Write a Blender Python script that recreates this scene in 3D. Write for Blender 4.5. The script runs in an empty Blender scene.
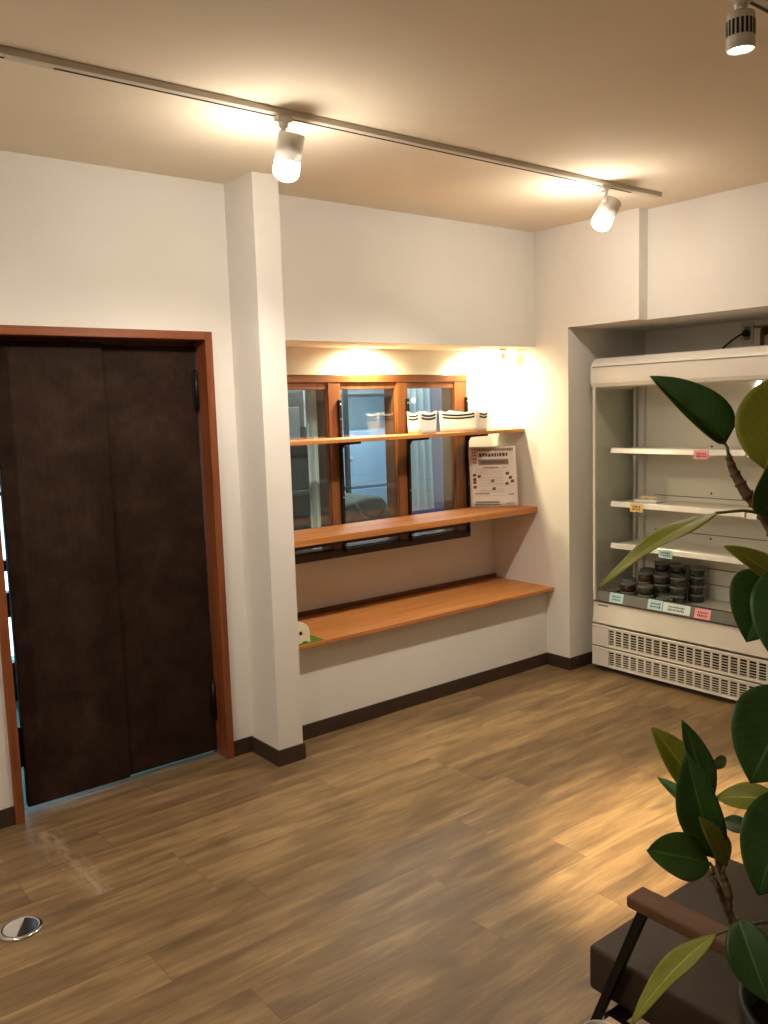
import bpy, bmesh, math, random
from mathutils import Vector as V, Matrix
random.seed(7)
S = bpy.context.scene
C = S.collection

# ------------------------------------------------------------------ camera
CAM = V((0, 0, 1.57)); F = 863.65
R_ = V((0.78043681, -0.62446164, -0.03108133))
U_ = V((0.09842463, 0.07361305, 0.99241811))
W_ = V((0.61743905, 0.7775788, -0.11891274))
cam = bpy.data.cameras.new('camera'); co = bpy.data.objects.new('camera', cam); C.objects.link(co)
cam.sensor_fit = 'HORIZONTAL'; cam.sensor_width = 36; cam.lens = F * 36 / 768; cam.clip_start = .02
co.matrix_world = Matrix(((R_.x, U_.x, -W_.x, CAM.x), (R_.y, U_.y, -W_.y, CAM.y), (R_.z, U_.z, -W_.z, CAM.z), (0, 0, 0, 1)))
S.camera = co


def at(px, py, t):                       # point of the place seen at a pixel, t metres deep
    return CAM + (W_ + R_ * ((px - 384) / F) - U_ * ((py - 512) / F)) * t


# ------------------------------------------------------------------ materials
def lin(c):
    return tuple(((x / 255) / 12.92 if x / 255 < .04045 else ((x / 255 + .055) / 1.055) ** 2.4) for x in c) + (1,)


class NT:
    def __init__(s, name):
        s.m = bpy.data.materials.new(name); s.m.use_nodes = True
        s.t = s.m.node_tree; s.b = s.t.nodes['Principled BSDF']

    def n(s, typ, **kw):
        o = s.t.nodes.new('ShaderNode' + typ)
        for k, v in kw.items():
            if k.startswith('i_'):
                o.inputs[int(k[2:]) if k[2:].isdigit() else k[2:].replace('_', ' ')].default_value = v
            else: setattr(o, k, v)
        return o

    def l(s, a, b): s.t.links.new(a, b)

    def math(s, op, a, b=None, c=None):
        o = s.n('Math', operation=op)
        for i, x in enumerate((a, b, c)):
            if x is None: continue
            if isinstance(x, (int, float)): o.inputs[i].default_value = x
            else: s.l(x, o.inputs[i])
        return o.outputs[0]

    def mix(s, f, a, b, mode='MIX'):
        o = s.n('Mix', data_type='RGBA', blend_type=mode)
        for i, x in ((0, f), (6, a), (7, b)):
            if isinstance(x, (int, float, tuple)): o.inputs[i].default_value = x
            else: s.l(x, o.inputs[i])
        return o.outputs[2]

    def pos(s, sc=(1, 1, 1), loc=(0, 0, 0), obj=False):
        m = s.n('Mapping'); m.inputs['Scale'].default_value = sc; m.inputs['Location'].default_value = loc
        s.l(s.n('TexCoord').outputs['Object'] if obj else s.n('NewGeometry').outputs['Position'], m.inputs[0])
        return m.outputs[0]

    def noise(s, vec, scale, detail=3, rough=.5, dist=0):
        o = s.n('TexNoise', i_Scale=scale, i_Detail=detail, i_Roughness=rough, i_Distortion=dist)
        s.l(vec, o.inputs['Vector']); return o.outputs['Fac']

    def ramp(s, f, stops):
        o = s.n('ValToRGB'); s.l(f, o.inputs[0]); e = o.color_ramp.elements
        while len(e) < len(stops): e.new(.5)
        for i, (p, c) in enumerate(stops): e[i].position = p; e[i].color = c
        return o.outputs[0]

    def bump(s, h, strength=.1, dist=.002):
        o = s.n('Bump', i_Strength=strength, i_Distance=dist); s.l(h, o.inputs['Height']); s.l(o.outputs[0], s.b.inputs['Normal'])


def simple(name, rgb, rough=.5, metal=0, var=.0, nscale=20, spec=.5, coat=0, trans=0, ior=1.45, bump=0):
    k = NT(name); b = k.b
    b.inputs['Roughness'].default_value = rough; b.inputs['Metallic'].default_value = metal
    b.inputs['Specular IOR Level'].default_value = spec; b.inputs['Coat Weight'].default_value = coat
    b.inputs['Transmission Weight'].default_value = trans; b.inputs['IOR'].default_value = ior
    c = lin(rgb)
    if var or bump:
        f = k.noise(k.pos(), nscale)
        d = tuple(x * (1 - var) for x in c[:3]) + (1,); e = tuple(min(1, x * (1 + var)) for x in c[:3]) + (1,)
        k.l(k.ramp(f, [(.3, d), (.7, e)]), b.inputs['Base Color'])
        if bump: k.bump(f, bump)
    else: b.inputs['Base Color'].default_value = c
    return k.m


def emis(name, col, strength):
    k = NT(name)
    k.b.inputs['Base Color'].default_value = (.8, .8, .8, 1)
    k.b.inputs['Emission Color'].default_value = tuple(col) + (1,); k.b.inputs['Emission Strength'].default_value = strength
    return k.m


def wood(name, a, b_, axis=0, rough=.4, scale=1.0, coat=.1):
    k = NT(name)
    sc = [38, 38, 38]; sc[axis] = 2.2
    p = k.pos(tuple(x * scale for x in sc))
    f1 = k.noise(p, 1.0, 6, .6, .6)
    sc2 = [9, 9, 9]; sc2[axis] = .9
    f2 = k.noise(k.pos(tuple(x * scale for x in sc2)), 1.0, 3, .5, .3)
    f = k.math('ADD', k.math('MULTIPLY', f1, .55), k.math('MULTIPLY', f2, .45))
    k.l(k.ramp(f, [(.36, lin(a)), (.5, lin(tuple((x + y) / 2 for x, y in zip(a, b_)))), (.64, lin(b_))]), k.b.inputs['Base Color'])
    k.b.inputs['Roughness'].default_value = rough; k.b.inputs['Coat Weight'].default_value = coat
    k.bump(f1, .05, .001)
    return k.m


def mat_wall():
    k = NT('wall_paint')
    f = k.noise(k.pos((1, 1, .25)), 260, 3, .6); f0 = k.noise(k.pos(), 1.3, 3)
    k.l(k.ramp(f0, [(.3, lin((222, 218, 211))), (.7, lin((230, 227, 221)))]), k.b.inputs['Base Color'])
    k.b.inputs['Roughness'].default_value = .85; k.b.inputs['Specular IOR Level'].default_value = .2
    k.bump(f, .12, .001); return k.m


def mat_floor():
    k = NT('plank_floor')
    sep = k.n('SeparateXYZ'); k.l(k.n('NewGeometry').outputs['Position'], sep.inputs[0]); X, Y = sep.outputs[0], sep.outputs[1]
    r = k.math('DIVIDE', k.math('SUBTRACT', Y, 1.81), .1685)
    row = k.math('FLOOR', r); fy = k.math('SUBTRACT', r, row)
    wn = k.n('TexWhiteNoise', noise_dimensions='1D'); k.l(row, wn.inputs['W'])
    xs = k.math('ADD', k.math('DIVIDE', X, 1.24), k.math('MULTIPLY', wn.outputs['Value'], 3.7))
    col = k.math('FLOOR', xs); fx = k.math('SUBTRACT', xs, col)
    cb = k.n('CombineXYZ'); k.l(row, cb.inputs[0]); k.l(col, cb.inputs[1])
    w2 = k.n('TexWhiteNoise', noise_dimensions='2D'); k.l(cb.outputs[0], w2.inputs['Vector']); rnd = w2.outputs['Value']
    # grain: every plank shifts its own patch of the pattern
    off = k.math('MULTIPLY', rnd, 40)
    g = k.n('CombineXYZ'); k.l(k.math('ADD', k.math('MULTIPLY', X, 2.0), off), g.inputs[0]); k.l(k.math('MULTIPLY', Y, 15), g.inputs[1]); k.l(off, g.inputs[2])
    f1 = k.noise(g.outputs[0], 1.0, 7, .66, .25)
    g2 = k.n('CombineXYZ'); k.l(k.math('ADD', k.math('MULTIPLY', X, 6), off), g2.inputs[0]); k.l(k.math('MULTIPLY', Y, 110), g2.inputs[1]); k.l(off, g2.inputs[2])
    f2 = k.noise(g2.outputs[0], 1.0, 4, .6)
    g3 = k.n('CombineXYZ'); k.l(k.math('ADD', k.math('MULTIPLY', X, 2.4), off), g3.inputs[0]); k.l(k.math('MULTIPLY', Y, 9), g3.inputs[1]); k.l(off, g3.inputs[2])
    f3 = k.noise(g3.outputs[0], 1.0, 2, .5, .8)
    f = k.math('ADD', k.math('ADD', k.math('MULTIPLY', f1, .62), k.math('MULTIPLY', f2, .22)), k.math('MULTIPLY', k.math('SUBTRACT', rnd, .5), .10))
    base = k.ramp(f, [(.24, lin((78, 61, 42))), (.42, lin((114, 92, 64))), (.54, lin((140, 116, 81))), (.72, lin((168, 142, 101)))])
    dark = k.ramp(f3, [(.51, (0, 0, 0, 1)), (.74, (1, 1, 1, 1))])
    base = k.mix(k.math('MULTIPLY', dark, .62), base, lin((78, 60, 44)))
    sm = k.math('MAXIMUM', k.math('LESS_THAN', fy, .012), k.math('LESS_THAN', fx, .0016))
    base = k.mix(k.math('MULTIPLY', sm, .55), base, lin((60, 42, 26)))
    # pale streak in front of the left door jamb, broken up by noise
    sx = k.math('DIVIDE', k.math('ABSOLUTE', k.math('SUBTRACT', X, k.math('ADD', .90, k.math('MULTIPLY', k.math('SUBTRACT', 3.3, Y), .03)))), .065)
    sy = k.math('MULTIPLY', k.math('GREATER_THAN', Y, 2.72), k.math('LESS_THAN', Y, 3.3))
    sc = k.math('MULTIPLY', k.math('MAXIMUM', k.math('SUBTRACT', 1, sx), 0), sy)
    sn = k.noise(k.pos((30, 9, 1)), 1.0, 4, .6)
    sc = k.math('MULTIPLY', sc, k.ramp(sn, [(.42, (0, 0, 0, 1)), (.62, (1, 1, 1, 1))]))
    base = k.mix(k.math('MULTIPLY', sc, .32), base, lin((190, 170, 150)))
    k.l(base, k.b.inputs['Base Color'])
    k.l(k.math('ADD', .34, k.math('MULTIPLY', f2, .2)), k.b.inputs['Roughness'])
    k.b.inputs['Specular IOR Level'].default_value = .28
    h = k.math('SUBTRACT', k.math('MULTIPLY', f2, .4), sm); k.bump(h, .12, .0012)
    return k.m


def mat_door():
    k = NT('dark_door_leaf')
    f = k.noise(k.pos((2.2, 2.2, 2.2)), 2.6, 5, .65, .4); f2 = k.noise(k.pos((90, 90, 14)), 1.0, 2)
    f = k.math('ADD', k.math('MULTIPLY', f, .8), k.math('MULTIPLY', f2, .2))
    k.l(k.ramp(f, [(.36, lin((32, 18, 10))), (.56, lin((46, 31, 22))), (.7, lin((55, 41, 32)))]), k.b.inputs['Base Color'])
    k.b.inputs['Roughness'].default_value = .7; k.b.inputs['Specular IOR Level'].default_value = .14; k.bump(f2, .08, .001); return k.m


def mat_leaf(name, a, b_, tr):
    k = NT(name)
    uv = k.n('UVMap'); sp = k.n('SeparateXYZ'); k.l(uv.outputs[0], sp.inputs[0])
    u, v = sp.outputs[0], sp.outputs[1]
    av = k.math('ABSOLUTE', k.math('SUBTRACT', v, .5))
    mid = k.math('LESS_THAN', av, .018)
    w = k.math('FRACT', k.math('MULTIPLY', k.math('SUBTRACT', u, k.math('MULTIPLY', av, .55)), 11))
    vein = k.math('MULTIPLY', k.math('LESS_THAN', w, .07), .22)
    n = k.noise(k.pos((1, 1, 1)), 28, 3)
    col = k.ramp(n, [(.3, lin(a)), (.7, lin(b_))])
    pale = lin(tuple(min(255, x * 1.25 + 40) for x in b_))
    col = k.mix(k.math('MAXIMUM', k.math('MULTIPLY', mid, .6), vein), col, pale)
    k.l(col, k.b.inputs['Base Color']); k.b.inputs['Roughness'].default_value = .45
    td = k.n('BsdfTranslucent'); k.l(k.mix(.5, col, lin((150, 170, 30)), 'MIX'), td.inputs[0])
    ms = k.n('MixShader', i_0=tr); k.l(k.b.outputs[0], ms.inputs[1]); k.l(td.outputs[0], ms.inputs[2])
    out = [x for x in k.t.nodes if x.type == 'OUTPUT_MATERIAL'][0]; k.l(ms.outputs[0], out.inputs[0])
    return k.m


def mat_glass(name, tint, rough=0.0, r0=.045):
    k = NT(name)                                  # thin pane: clear straight through, mirror at its faces
    t = k.n('BsdfTransparent'); t.inputs[0].default_value = tint + (1,)
    g = k.n('BsdfGlossy', i_Roughness=rough); fr = k.n('LayerWeight', i_Blend=.5)
    f = k.math('ADD', r0, k.math('MULTIPLY', k.math('POWER', fr.outputs['Facing'], 5), .95))
    ms = k.n('MixShader'); k.l(f, ms.inputs[0]); k.l(t.outputs[0], ms.inputs[1]); k.l(g.outputs[0], ms.inputs[2])
    out = [x for x in k.t.nodes if x.type == 'OUTPUT_MATERIAL'][0]; k.l(ms.outputs[0], out.inputs[0]); return k.m


M = dict(
    wall=mat_wall(), floor=mat_floor(), door=mat_door(),
    ceil=simple('ceiling_paint', (234, 221, 199), .9, var=.02, nscale=3, spec=.15, bump=.03),
    base=simple('dark_baseboard', (62, 46, 36), .5, var=.12, nscale=14),
    frame=wood('reddish_door_wood', (112, 58, 28), (150, 84, 44), 2, .45),
    frameh=wood('reddish_head_wood', (112, 58, 28), (150, 84, 44), 0, .45),
    win=wood('window_wood', (96, 54, 25), (132, 82, 42), 2, .4, coat=.2),
    winh=wood('window_rail_wood', (96, 54, 25), (132, 82, 42), 0, .4, coat=.2),
    shelf=wood('shelf_wood', (166, 103, 48), (198, 134, 72), 0, .55, coat=0),
    sill=wood('dark_sill_wood', (40, 24, 16), (60, 36, 24), 0, .5), strip=wood('dark_strip_wood', (84, 48, 26), (112, 66, 36), 0, .5),
    black=simple('black_metal', (22, 19, 18), .45, .3),
    hinge=simple('dark_bronze', (24, 22, 20), .5, .4),
    glass=mat_glass('window_glass', (.90, .95, .97), 0, .085),
    cglass=mat_glass('case_side_glass', (.96, .98, .95), .03),
    white=simple('white_enamel', (232, 228, 219), .32, var=.015, nscale=5, coat=.2),
    white2=simple('fixture_white', (226, 222, 214), .45, var=.01),
    track=simple('track_white', (206, 198, 182), .5, var=.01),
    slot=simple('track_slot_black', (16, 13, 10), .7),
    liner=simple('case_liner', (236, 234, 222), .38, var=.02, nscale=6),
    grey=simple('case_grey_plastic', (120, 120, 116), .4, var=.04),
    dkgrey=simple('case_dark_grey', (62, 62, 60), .5),
    alu=simple('brushed_aluminium', (240, 238, 232), .28, .15, var=.02),
    steel=simple('shelf_steel', (222, 221, 213), .35, .1),
    ventdark=simple('vent_dark', (14, 13, 12), .9),
    chrome=simple('polished_chrome', (205, 205, 205), .12, 1.0),
    dkchrome=simple('dark_polished_steel', (96, 92, 88), .15, 1.0), capsteel=simple('satin_steel', (200, 198, 192), .45, .6, var=.03, nscale=60),
    fabric=simple('basket_fabric', (238, 234, 222), .9, var=.03, nscale=160, spec=.1, bump=.1),
    stripe=simple('black_stripe', (36, 38, 36), .85),
    paper=simple('poster_paper', (232, 224, 216), .55, var=.03, nscale=9),
    ink=simple('poster_brown_ink', (140, 108, 92), .6), ink2=simple('poster_black_ink', (92, 80, 74), .6),
    inkr=simple('poster_red_ink', (178, 92, 78), .6), inkg=simple('poster_taupe', (140, 122, 106), .6), inkp=simple('poster_pale_ink', (186, 172, 164), .6),
    toy=simple('cream_painted_wood', (232, 220, 190), .5, var=.03), mat=simple('green_felt', (84, 112, 48), .95, var=.15, nscale=300, spec=.1, bump=.1),
    tagb=simple('pale_blue_card', (190, 226, 234), .5), tagp=simple('pink_card', (246, 172, 176), .5), tagy=simple('yellow_card', (246, 224, 152), .5),
    tagw=simple('white_card', (226, 240, 242), .35), tagink=simple('card_ink', (70, 84, 96), .6), taginkr=simple('card_red_ink', (150, 56, 62), .6),
    jam1=simple('dark_berry_jam', (58, 30, 26), .25, var=.2, nscale=40, coat=.6), jam2=simple('dark_green_pickle', (46, 50, 38), .25, var=.2, nscale=40, coat=.6),
    jam3=simple('amber_brown_jam', (86, 50, 30), .25, var=.2, nscale=40, coat=.6),
    lid=simple('clear_jar_lid', (104, 104, 98), .12, .1, coat=.8), jarrim=mat_glass('jar_glass', (.7, .74, .7)),
    bread=simple('cream_wrapper', (226, 212, 178), .6, var=.06, nscale=40),
    cord=simple('black_cord', (20, 19, 19), .5), plate=simple('outlet_plate', (196, 188, 170), .45),
    brass=simple('aged_brass', (120, 84, 52), .4, .6, var=.1),
    leather=simple('brown_leather', (62, 49, 39), .55, var=.12, nscale=9, spec=.3, bump=.05),
    chairwood=wood('walnut_arm', (86, 56, 34), (110, 74, 46), 1, .65, coat=0),
    stem=simple('plant_bark', (92, 70, 44), .7, var=.25, nscale=60, bump=.2), petiole=simple('green_petiole', (120, 122, 60), .5, var=.1),
    leaftop=mat_leaf('rubber_leaf_top', (36, 70, 26), (52, 90, 34), .16), leafund=mat_leaf('rubber_leaf_underside', (150, 154, 44), (168, 172, 58), .45),
    leafyoung=mat_leaf('young_leaf', (66, 116, 54), (86, 138, 68), .25),
    pot=simple('black_planter', (30, 28, 27), .5, var=.1), soil=simple('dark_soil', (40, 29, 20), .95, var=.5, nscale=70, bump=.6),
    tabletop=wood('pale_beech', (196, 168, 128), (216, 190, 152), 0, .5), ceramic=simple('white_ceramic', (236, 232, 224), .2, coat=.4),
    coffee=simple('coffee', (60, 36, 20), .1),
    bwall=simple('back_room_blue', (178, 196, 200), .8, var=.02, nscale=3), bwall2=simple('back_room_lilac', (168, 168, 190), .8, var=.02, nscale=3),
    bceil=simple('back_room_white', (220, 222, 222), .9, var=.01),
    bfloor=simple('back_room_vinyl', (150, 150, 146), .5, var=.05), bcab=simple('pale_blue_locker', (176, 206, 224), .4, var=.02),
    bdark=simple('grey_green_steel', (86, 96, 92), .5, .2, var=.05), bbox=simple('grey_carton', (170, 164, 152), .7, var=.04), bboxw=simple('white_carton', (226, 222, 212), .6, var=.02),
    curtain=simple('pale_curtain', (222, 232, 226), .9, var=.04, nscale=30, spec=.1), bag=simple('grey_green_canvas', (104, 110, 98), .85, var=.12, nscale=24, bump=.2),
    btable=wood('reflection_pink_wood', (190, 150, 136), (208, 170, 154), 0, .45), bblue=simple('blue_plastic', (84, 92, 140), .4),
    vest=simple('entry_wall', (196, 206, 200), .8, var=.03, nscale=4), vfloor=simple('entry_teal_mat', (120, 166, 152), .7, var=.1, nscale=30),
    alframe=simple('dark_entry_frame', (40, 42, 44), .4, .5), note=simple('note_paper', (236, 238, 238), .6),
)
WARM = (1.0, .87, .72)
M['bulb'] = emis('warm_bulb', (1.0, .89, .75), 118)
M['bulb3'] = emis('warm_led_lens', (1.0, .88, .68), 30)
M['down'] = emis('warm_downlight_lens', (1.0, .82, .5), 6)
M['panel'] = emis('cool_ceiling_panel', (.78, .90, 1.0), 3)
M['casereflect'] = emis('lamp_reflection', (1.0, .93, .80), 8)  # glow standing in for a reflection inside the case


# ------------------------------------------------------------------ mesh tools
class MB:
    def __init__(s): s.bm = bmesh.new(); s.uv = None

    def _tag(s, faces, mi, smooth=False):
        for f in faces: f.material_index = mi; f.smooth = smooth

    def box(s, x0, x1, y0, y1, z0, z1, bev=0, mi=0, seg=2, rot=None, piv=None):
        x0, x1 = sorted((x0, x1)); y0, y1 = sorted((y0, y1)); z0, z1 = sorted((z0, z1))
        t = bmesh.new(); bmesh.ops.create_cube(t, size=1)
        bmesh.ops.scale(t, vec=(x1 - x0, y1 - y0, z1 - z0), verts=t.verts)
        if bev:
            bmesh.ops.bevel(t, geom=list(t.edges), offset=min(bev, .49 * min(x1 - x0, y1 - y0, z1 - z0)), segments=seg, profile=.5, affect='EDGES')
        bmesh.ops.translate(t, vec=((x0 + x1) / 2, (y0 + y1) / 2, (z0 + z1) / 2), verts=t.verts)
        if rot is not None:
            p = V(piv) if piv is not None else V(((x0 + x1) / 2, (y0 + y1) / 2, (z0 + z1) / 2))
            bmesh.ops.rotate(t, cent=p, matrix=rot, verts=t.verts)
        return s.merge(t, mi, bool(bev) and seg > 2)

    def merge(s, t, mi=0, smooth=False):
        s._tag(t.faces, mi, smooth)
        me = bpy.data.meshes.new('tmp'); t.to_mesh(me); t.free(); s.bm.from_mesh(me); bpy.data.meshes.remove(me); return s

    def poly(s, pts, mi=0):
        f = s.bm.faces.new([s.bm.verts.new(p) for p in pts]); f.material_index = mi; return s

    def prism(s, prof, axis, a, b, mi=0, smooth=False):      # prof: 2-D outline in the two other axes
        def p(u, v, w): return {'x': (w, u, v), 'y': (u, w, v), 'z': (u, v, w)}[axis]
        t = bmesh.new()
        A = [t.verts.new(p(u, v, a)) for u, v in prof]; B = [t.verts.new(p(u, v, b)) for u, v in prof]
        n = len(prof)
        for i in range(n): t.faces.new((A[i], A[(i + 1) % n], B[(i + 1) % n], B[i]))
        t.faces.new(A); t.faces.new(B[::-1]); bmesh.ops.recalc_face_normals(t, faces=t.faces)
        return s.merge(t, mi, smooth)

    def tube(s, pts, rad, n=10, mi=0, cap=True):
        pts = [V(p) for p in pts]; rad = rad if isinstance(rad, (list, tuple)) else [rad] * len(pts)
        t = bmesh.new(); rings = []; ref = None
        for i, p in enumerate(pts):
            d = (pts[min(i + 1, len(pts) - 1)] - pts[max(i - 1, 0)]).normalized()
            if ref is None: ref = d.orthogonal().normalized()
            ref = (ref - d * ref.dot(d)).normalized(); b = d.cross(ref)
            rings.append([t.verts.new(p + (ref * math.cos(2 * math.pi * k / n) + b * math.sin(2 * math.pi * k / n)) * rad[i]) for k in range(n)])
        for a, b in zip(rings, rings[1:]):
            for k in range(n): t.faces.new((a[k], a[(k + 1) % n], b[(k + 1) % n], b[k]))
        if cap: t.faces.new(rings[0][::-1]); t.faces.new(rings[-1])
        bmesh.ops.recalc_face_normals(t, faces=t.faces)
        return s.merge(t, mi, True)

    def lathe(s, prof, n=32, cen=(0, 0, 0), axis=None, mi=0, smooth=True):   # prof: (r, z) along axis
        ax = V(axis or (0, 0, 1)).normalized(); e1 = ax.orthogonal().normalized(); e2 = ax.cross(e1); c = V(cen)
        t = bmesh.new(); rings = []
        for r, z in prof:
            if r < 1e-6: rings.append([t.verts.new(c + ax * z)])
            else: rings.append([t.verts.new(c + ax * z + (e1 * math.cos(2 * math.pi * k / n) + e2 * math.sin(2 * math.pi * k / n)) * r) for k in range(n)])
        for a, b in zip(rings, rings[1:]):
            for k in range(n):
                q = [a[k % len(a)], a[(k + 1) % len(a)], b[(k + 1) % len(b)], b[k % len(b)]]
                u = []
                for x in q:
                    if x not in u: u.append(x)
                if len(u) > 2: t.faces.new(u)
        bmesh.ops.recalc_face_normals(t, faces=t.faces)
        return s.merge(t, mi, smooth)

    def build(s, name, mats, parent=None):
        me = bpy.data.meshes.new(name)
        if parent is not None:
            w = V((0, 0, 0)); q = parent
            while q: w += q.location; q = q.parent
            bmesh.ops.translate(s.bm, vec=-w, verts=s.bm.verts)
        s.bm.to_mesh(me); s.bm.free()
        for m in (mats if isinstance(mats, (list, tuple)) else [mats]): me.materials.append(m)
        o = bpy.data.objects.new(name, me); C.objects.link(o)
        if parent is not None: o.parent = parent
        return o


def tag(o, label=None, cat=None, group=None, kind=None):
    for k, v in (('label', label), ('category', cat), ('group', group), ('kind', kind)):
        if v: o[k] = v
    return o


def thing(name, label, cat, loc=(0, 0, 0), group=None, kind=None):
    o = bpy.data.objects.new(name, None); o.location = loc; o.empty_display_size = .05; C.objects.link(o)
    return tag(o, label, cat, group, kind)


def part(name, mat, parent, *boxes, bev=0, seg=2):
    b = MB()
    for x in boxes: b.box(*x, bev=bev, seg=seg)
    return b.build(name, mat, parent)


def struct(name, mat, *boxes, label=None, cat=None, bev=0):
    return tag(part(name, mat, None, *boxes, bev=bev), label, cat, kind='structure')


def copy_tree(o, parent=None):
    c = o.copy(); C.objects.link(c)
    if parent is not None: c.parent = parent
    for ch in list(o.children): copy_tree(ch, c)
    return c


def smooth_sub(o, lv=1):
    m = o.modifiers.new('sub', 'SUBSURF'); m.levels = lv; m.render_levels = lv
    for f in o.data.polygons: f.use_smooth = True


# ------------------------------------------------------------------ the setting
ZC = 2.555; X1 = 3.9215; X2 = 3.9975; YD = 3.444; YP = 3.205; XP0, XP1 = 1.906, 2.033
YA, YB, YR = 3.391, 3.466, 3.824; YS = 3.218; XB = 4.655; ZL = 1.992; HB = .073
WL, WB = -1.4, -1.7                                    # left and rear limits of the room
struct('floor', M['floor'], (WL - .1, XB + .1, WB - .1, 3.56, -.08, 0), label='brown wood plank floor running along the shelf wall', cat='floor')
struct('ceiling', M['ceil'], (WL - .1, XB + .1, WB - .1, 3.95, ZC, ZC + .1), label='plain cream painted ceiling above the track lights', cat='ceiling')
# door wall, around the opening
struct('wall_left', M['wall'], (WL - .1, .868, YD, YD + .13, 0, ZC), (1.778, XP0 + .02, YD, YD + .13, 0, ZC), (.868, 1.778, YD, YD + .13, 1.897, ZC),
       label='white textured wall around the dark double door', cat='wall')
struct('pillar', M['wall'], (XP0, XP1, YP, 3.95, 0, ZC), label='white square pillar between dark door and shelf niche', cat='pillar')
# niche: low wall, soffit box, back wall with window opening, right end
struct('wall_niche_low', M['wall'], (XP1, X1 + .02, YA, YR + .01, 0, .460), label='white low wall under the lowest wooden shelf', cat='wall')
struct('wall_niche_upper', M['wall'], (XP1, X1 + .02, YB, 3.95, 1.9, ZC), label='white upper wall above the lit window niche', cat='wall')
WX0, WX1, WZ0, WZ1 = 2.20, 3.655, .795, 1.74
struct('wall_niche_back', M['wall'], (XP1, WX0, YR, YR + .12, .45, 1.9), (WX1, X1 + .02, YR, YR + .12, .45, 1.9), (WX0, WX1, YR, YR + .12, .45, WZ0), (WX0, WX1, YR, YR + .12, WZ1, 1.9),
       label='white back wall of the niche holding the wooden window', cat='wall')
struct('wall_right', M['wall'], (X1, X1 + .2, YS, 3.95, 0, ZC), (X1, X1 + .2, 2.75, YS, ZL, ZC), (X2, X2 + .12, 1.22, 2.75, ZL, ZC), (X2, X2 + .12, WB - .1, 1.22, 0, ZC), (X1 + .2, XB + .1, 3.218, 3.34, 0, ZC),
       (XB, XB + .1, 1.1, 3.34, 0, ZC), (X2 + .12, XB + .1, 1.1, 1.22, 0, ZC), (X1 + .12, XB + .1, 1.22, YS, ZL, ZL + .06),
       label='white right wall with the deep recess for the display case', cat='wall')
struct('wall_rear', M['wall'], (WL - .1, X2 + .12, WB - .1, WB, 0, ZC))
struct('wall_far_left', M['wall'], (WL - .1, WL, WB, YD, 0, ZC))
t = .008
struct('baseboard_left', M['base'], (WL, .842, YD - t, YD, 0, HB), (1.804, XP0 - t, YD - t, YD, 0, HB), label='dark brown baseboard beside the door frame', cat='baseboard')
struct('baseboard_pillar', M['base'], (XP0 - t, XP0, YP - t, YD, 0, HB), (XP0, XP1 + t, YP - t, YP, 0, HB), (XP1, XP1 + t, YP, YA, 0, HB), label='dark brown baseboard wrapping the pillar foot', cat='baseboard')
struct('baseboard_niche', M['base'], (XP1 + t, X1, YA - t, YA, 0, HB), label='dark brown baseboard under the shelf niche', cat='baseboard')
struct('baseboard_right', M['base'], (X1 - t, X1, YS - t, YA - t, 0, HB), (X1, 4.30, YS - t, YS, 0, HB), label='dark brown baseboard at the corner left of the display case', cat='baseboard')

# door
d = thing('door_1', 'dark brown two-leaf door in a reddish wood frame', 'door', (1.32, 3.5, 0), kind='structure')
MB().box(.842, .877, YD - .014, YD + .13, 0, 1.923, bev=.002).box(1.769, 1.804, YD - .014, YD + .13, 0, 1.923, bev=.002).build('door_frame', M['frame'], d)
MB().box(.877, 1.769, YD - .014, YD + .13, 1.888, 1.923, bev=.002).box(.877, 1.769, 3.5595, YD + .13, 1.845, 1.889).build('door_head', M['frameh'], d)
lf = MB().box(.914, 1.341, 3.508, 3.542, .020, 1.874, bev=.003).build('door_leaf', M['door'], d)
rf = MB().box(1.343, 1.764, 3.524, 3.558, .022, 1.866, bev=.003).build('door_leaf', M['door'], d)
for z0, z1 in ((1.59, 1.76), (.18, .345)):
    MB().tube([(1.757, 3.514, z0), (1.757, 3.514, z1)], .0085, 12).tube([(1.757, 3.514, z0 - .008), (1.757, 3.514, z0)], .006).tube([(1.757, 3.514, z1), (1.757, 3.514, z1 + .008)], .006) \
        .box(1.757, 1.769, 3.514, 3.523, z0 + .01, z1 - .01).box(1.742, 1.757, 3.518, 3.525, z0 + .01, z1 - .01).build('hinge', M['hinge'], rf)
for z0, z1 in ((1.60, 1.76), (.18, .345)):
    MB().box(.878, .92, 3.543, 3.551, z0, z1).tube([(.896, 3.55, z0), (.896, 3.55, z1)], .008, 12).build('hinge', M['hinge'], lf)

# entry lobby behind the door
struct('floor_lobby', M['vfloor'], (WL, 1.9, 3.56, 6.0, -.08, -.002))
struct('wall_lobby', M['vest'], (WL, .35, 5.0, 5.1, 0, ZC), (1.75, 1.9, 5.0, 5.1, 0, ZC), (.35, 1.75, 5.0, 5.1, 2.1, ZC), (1.9, 2.0, 3.95, 6.0, 0, ZC), (WL - .1, WL, 3.57, 5.1, 0, ZC))
struct('ceiling_lobby', M['bceil'], (WL - .1, 2.0, 3.95, 5.1, 2.5, 2.6))
e2 = thing('door_2', 'glazed entrance door glimpsed through the gap beside the dark door', 'door', (1.05, 5.05, 0), kind='structure')
MB().box(.35, .43, 5.0, 5.06, 0, 2.1).box(1.67, 1.75, 5.0, 5.06, 0, 2.1).box(.43, 1.67, 5.0, 5.06, 2.0, 2.1).box(.43, 1.67, 5.0, 5.06, 0, .22).box(.43, 1.67, 5.0, 5.06, .48, .62).box(.43, 1.67, 5.0, 5.06, .74, .80) \
    .box(.43, 1.67, 5.0, 5.06, 1.16, 1.18).box(1.02, 1.06, 5.0, 5.06, 0, 2.1).build('entry_frame', M['alframe'], e2)
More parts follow.
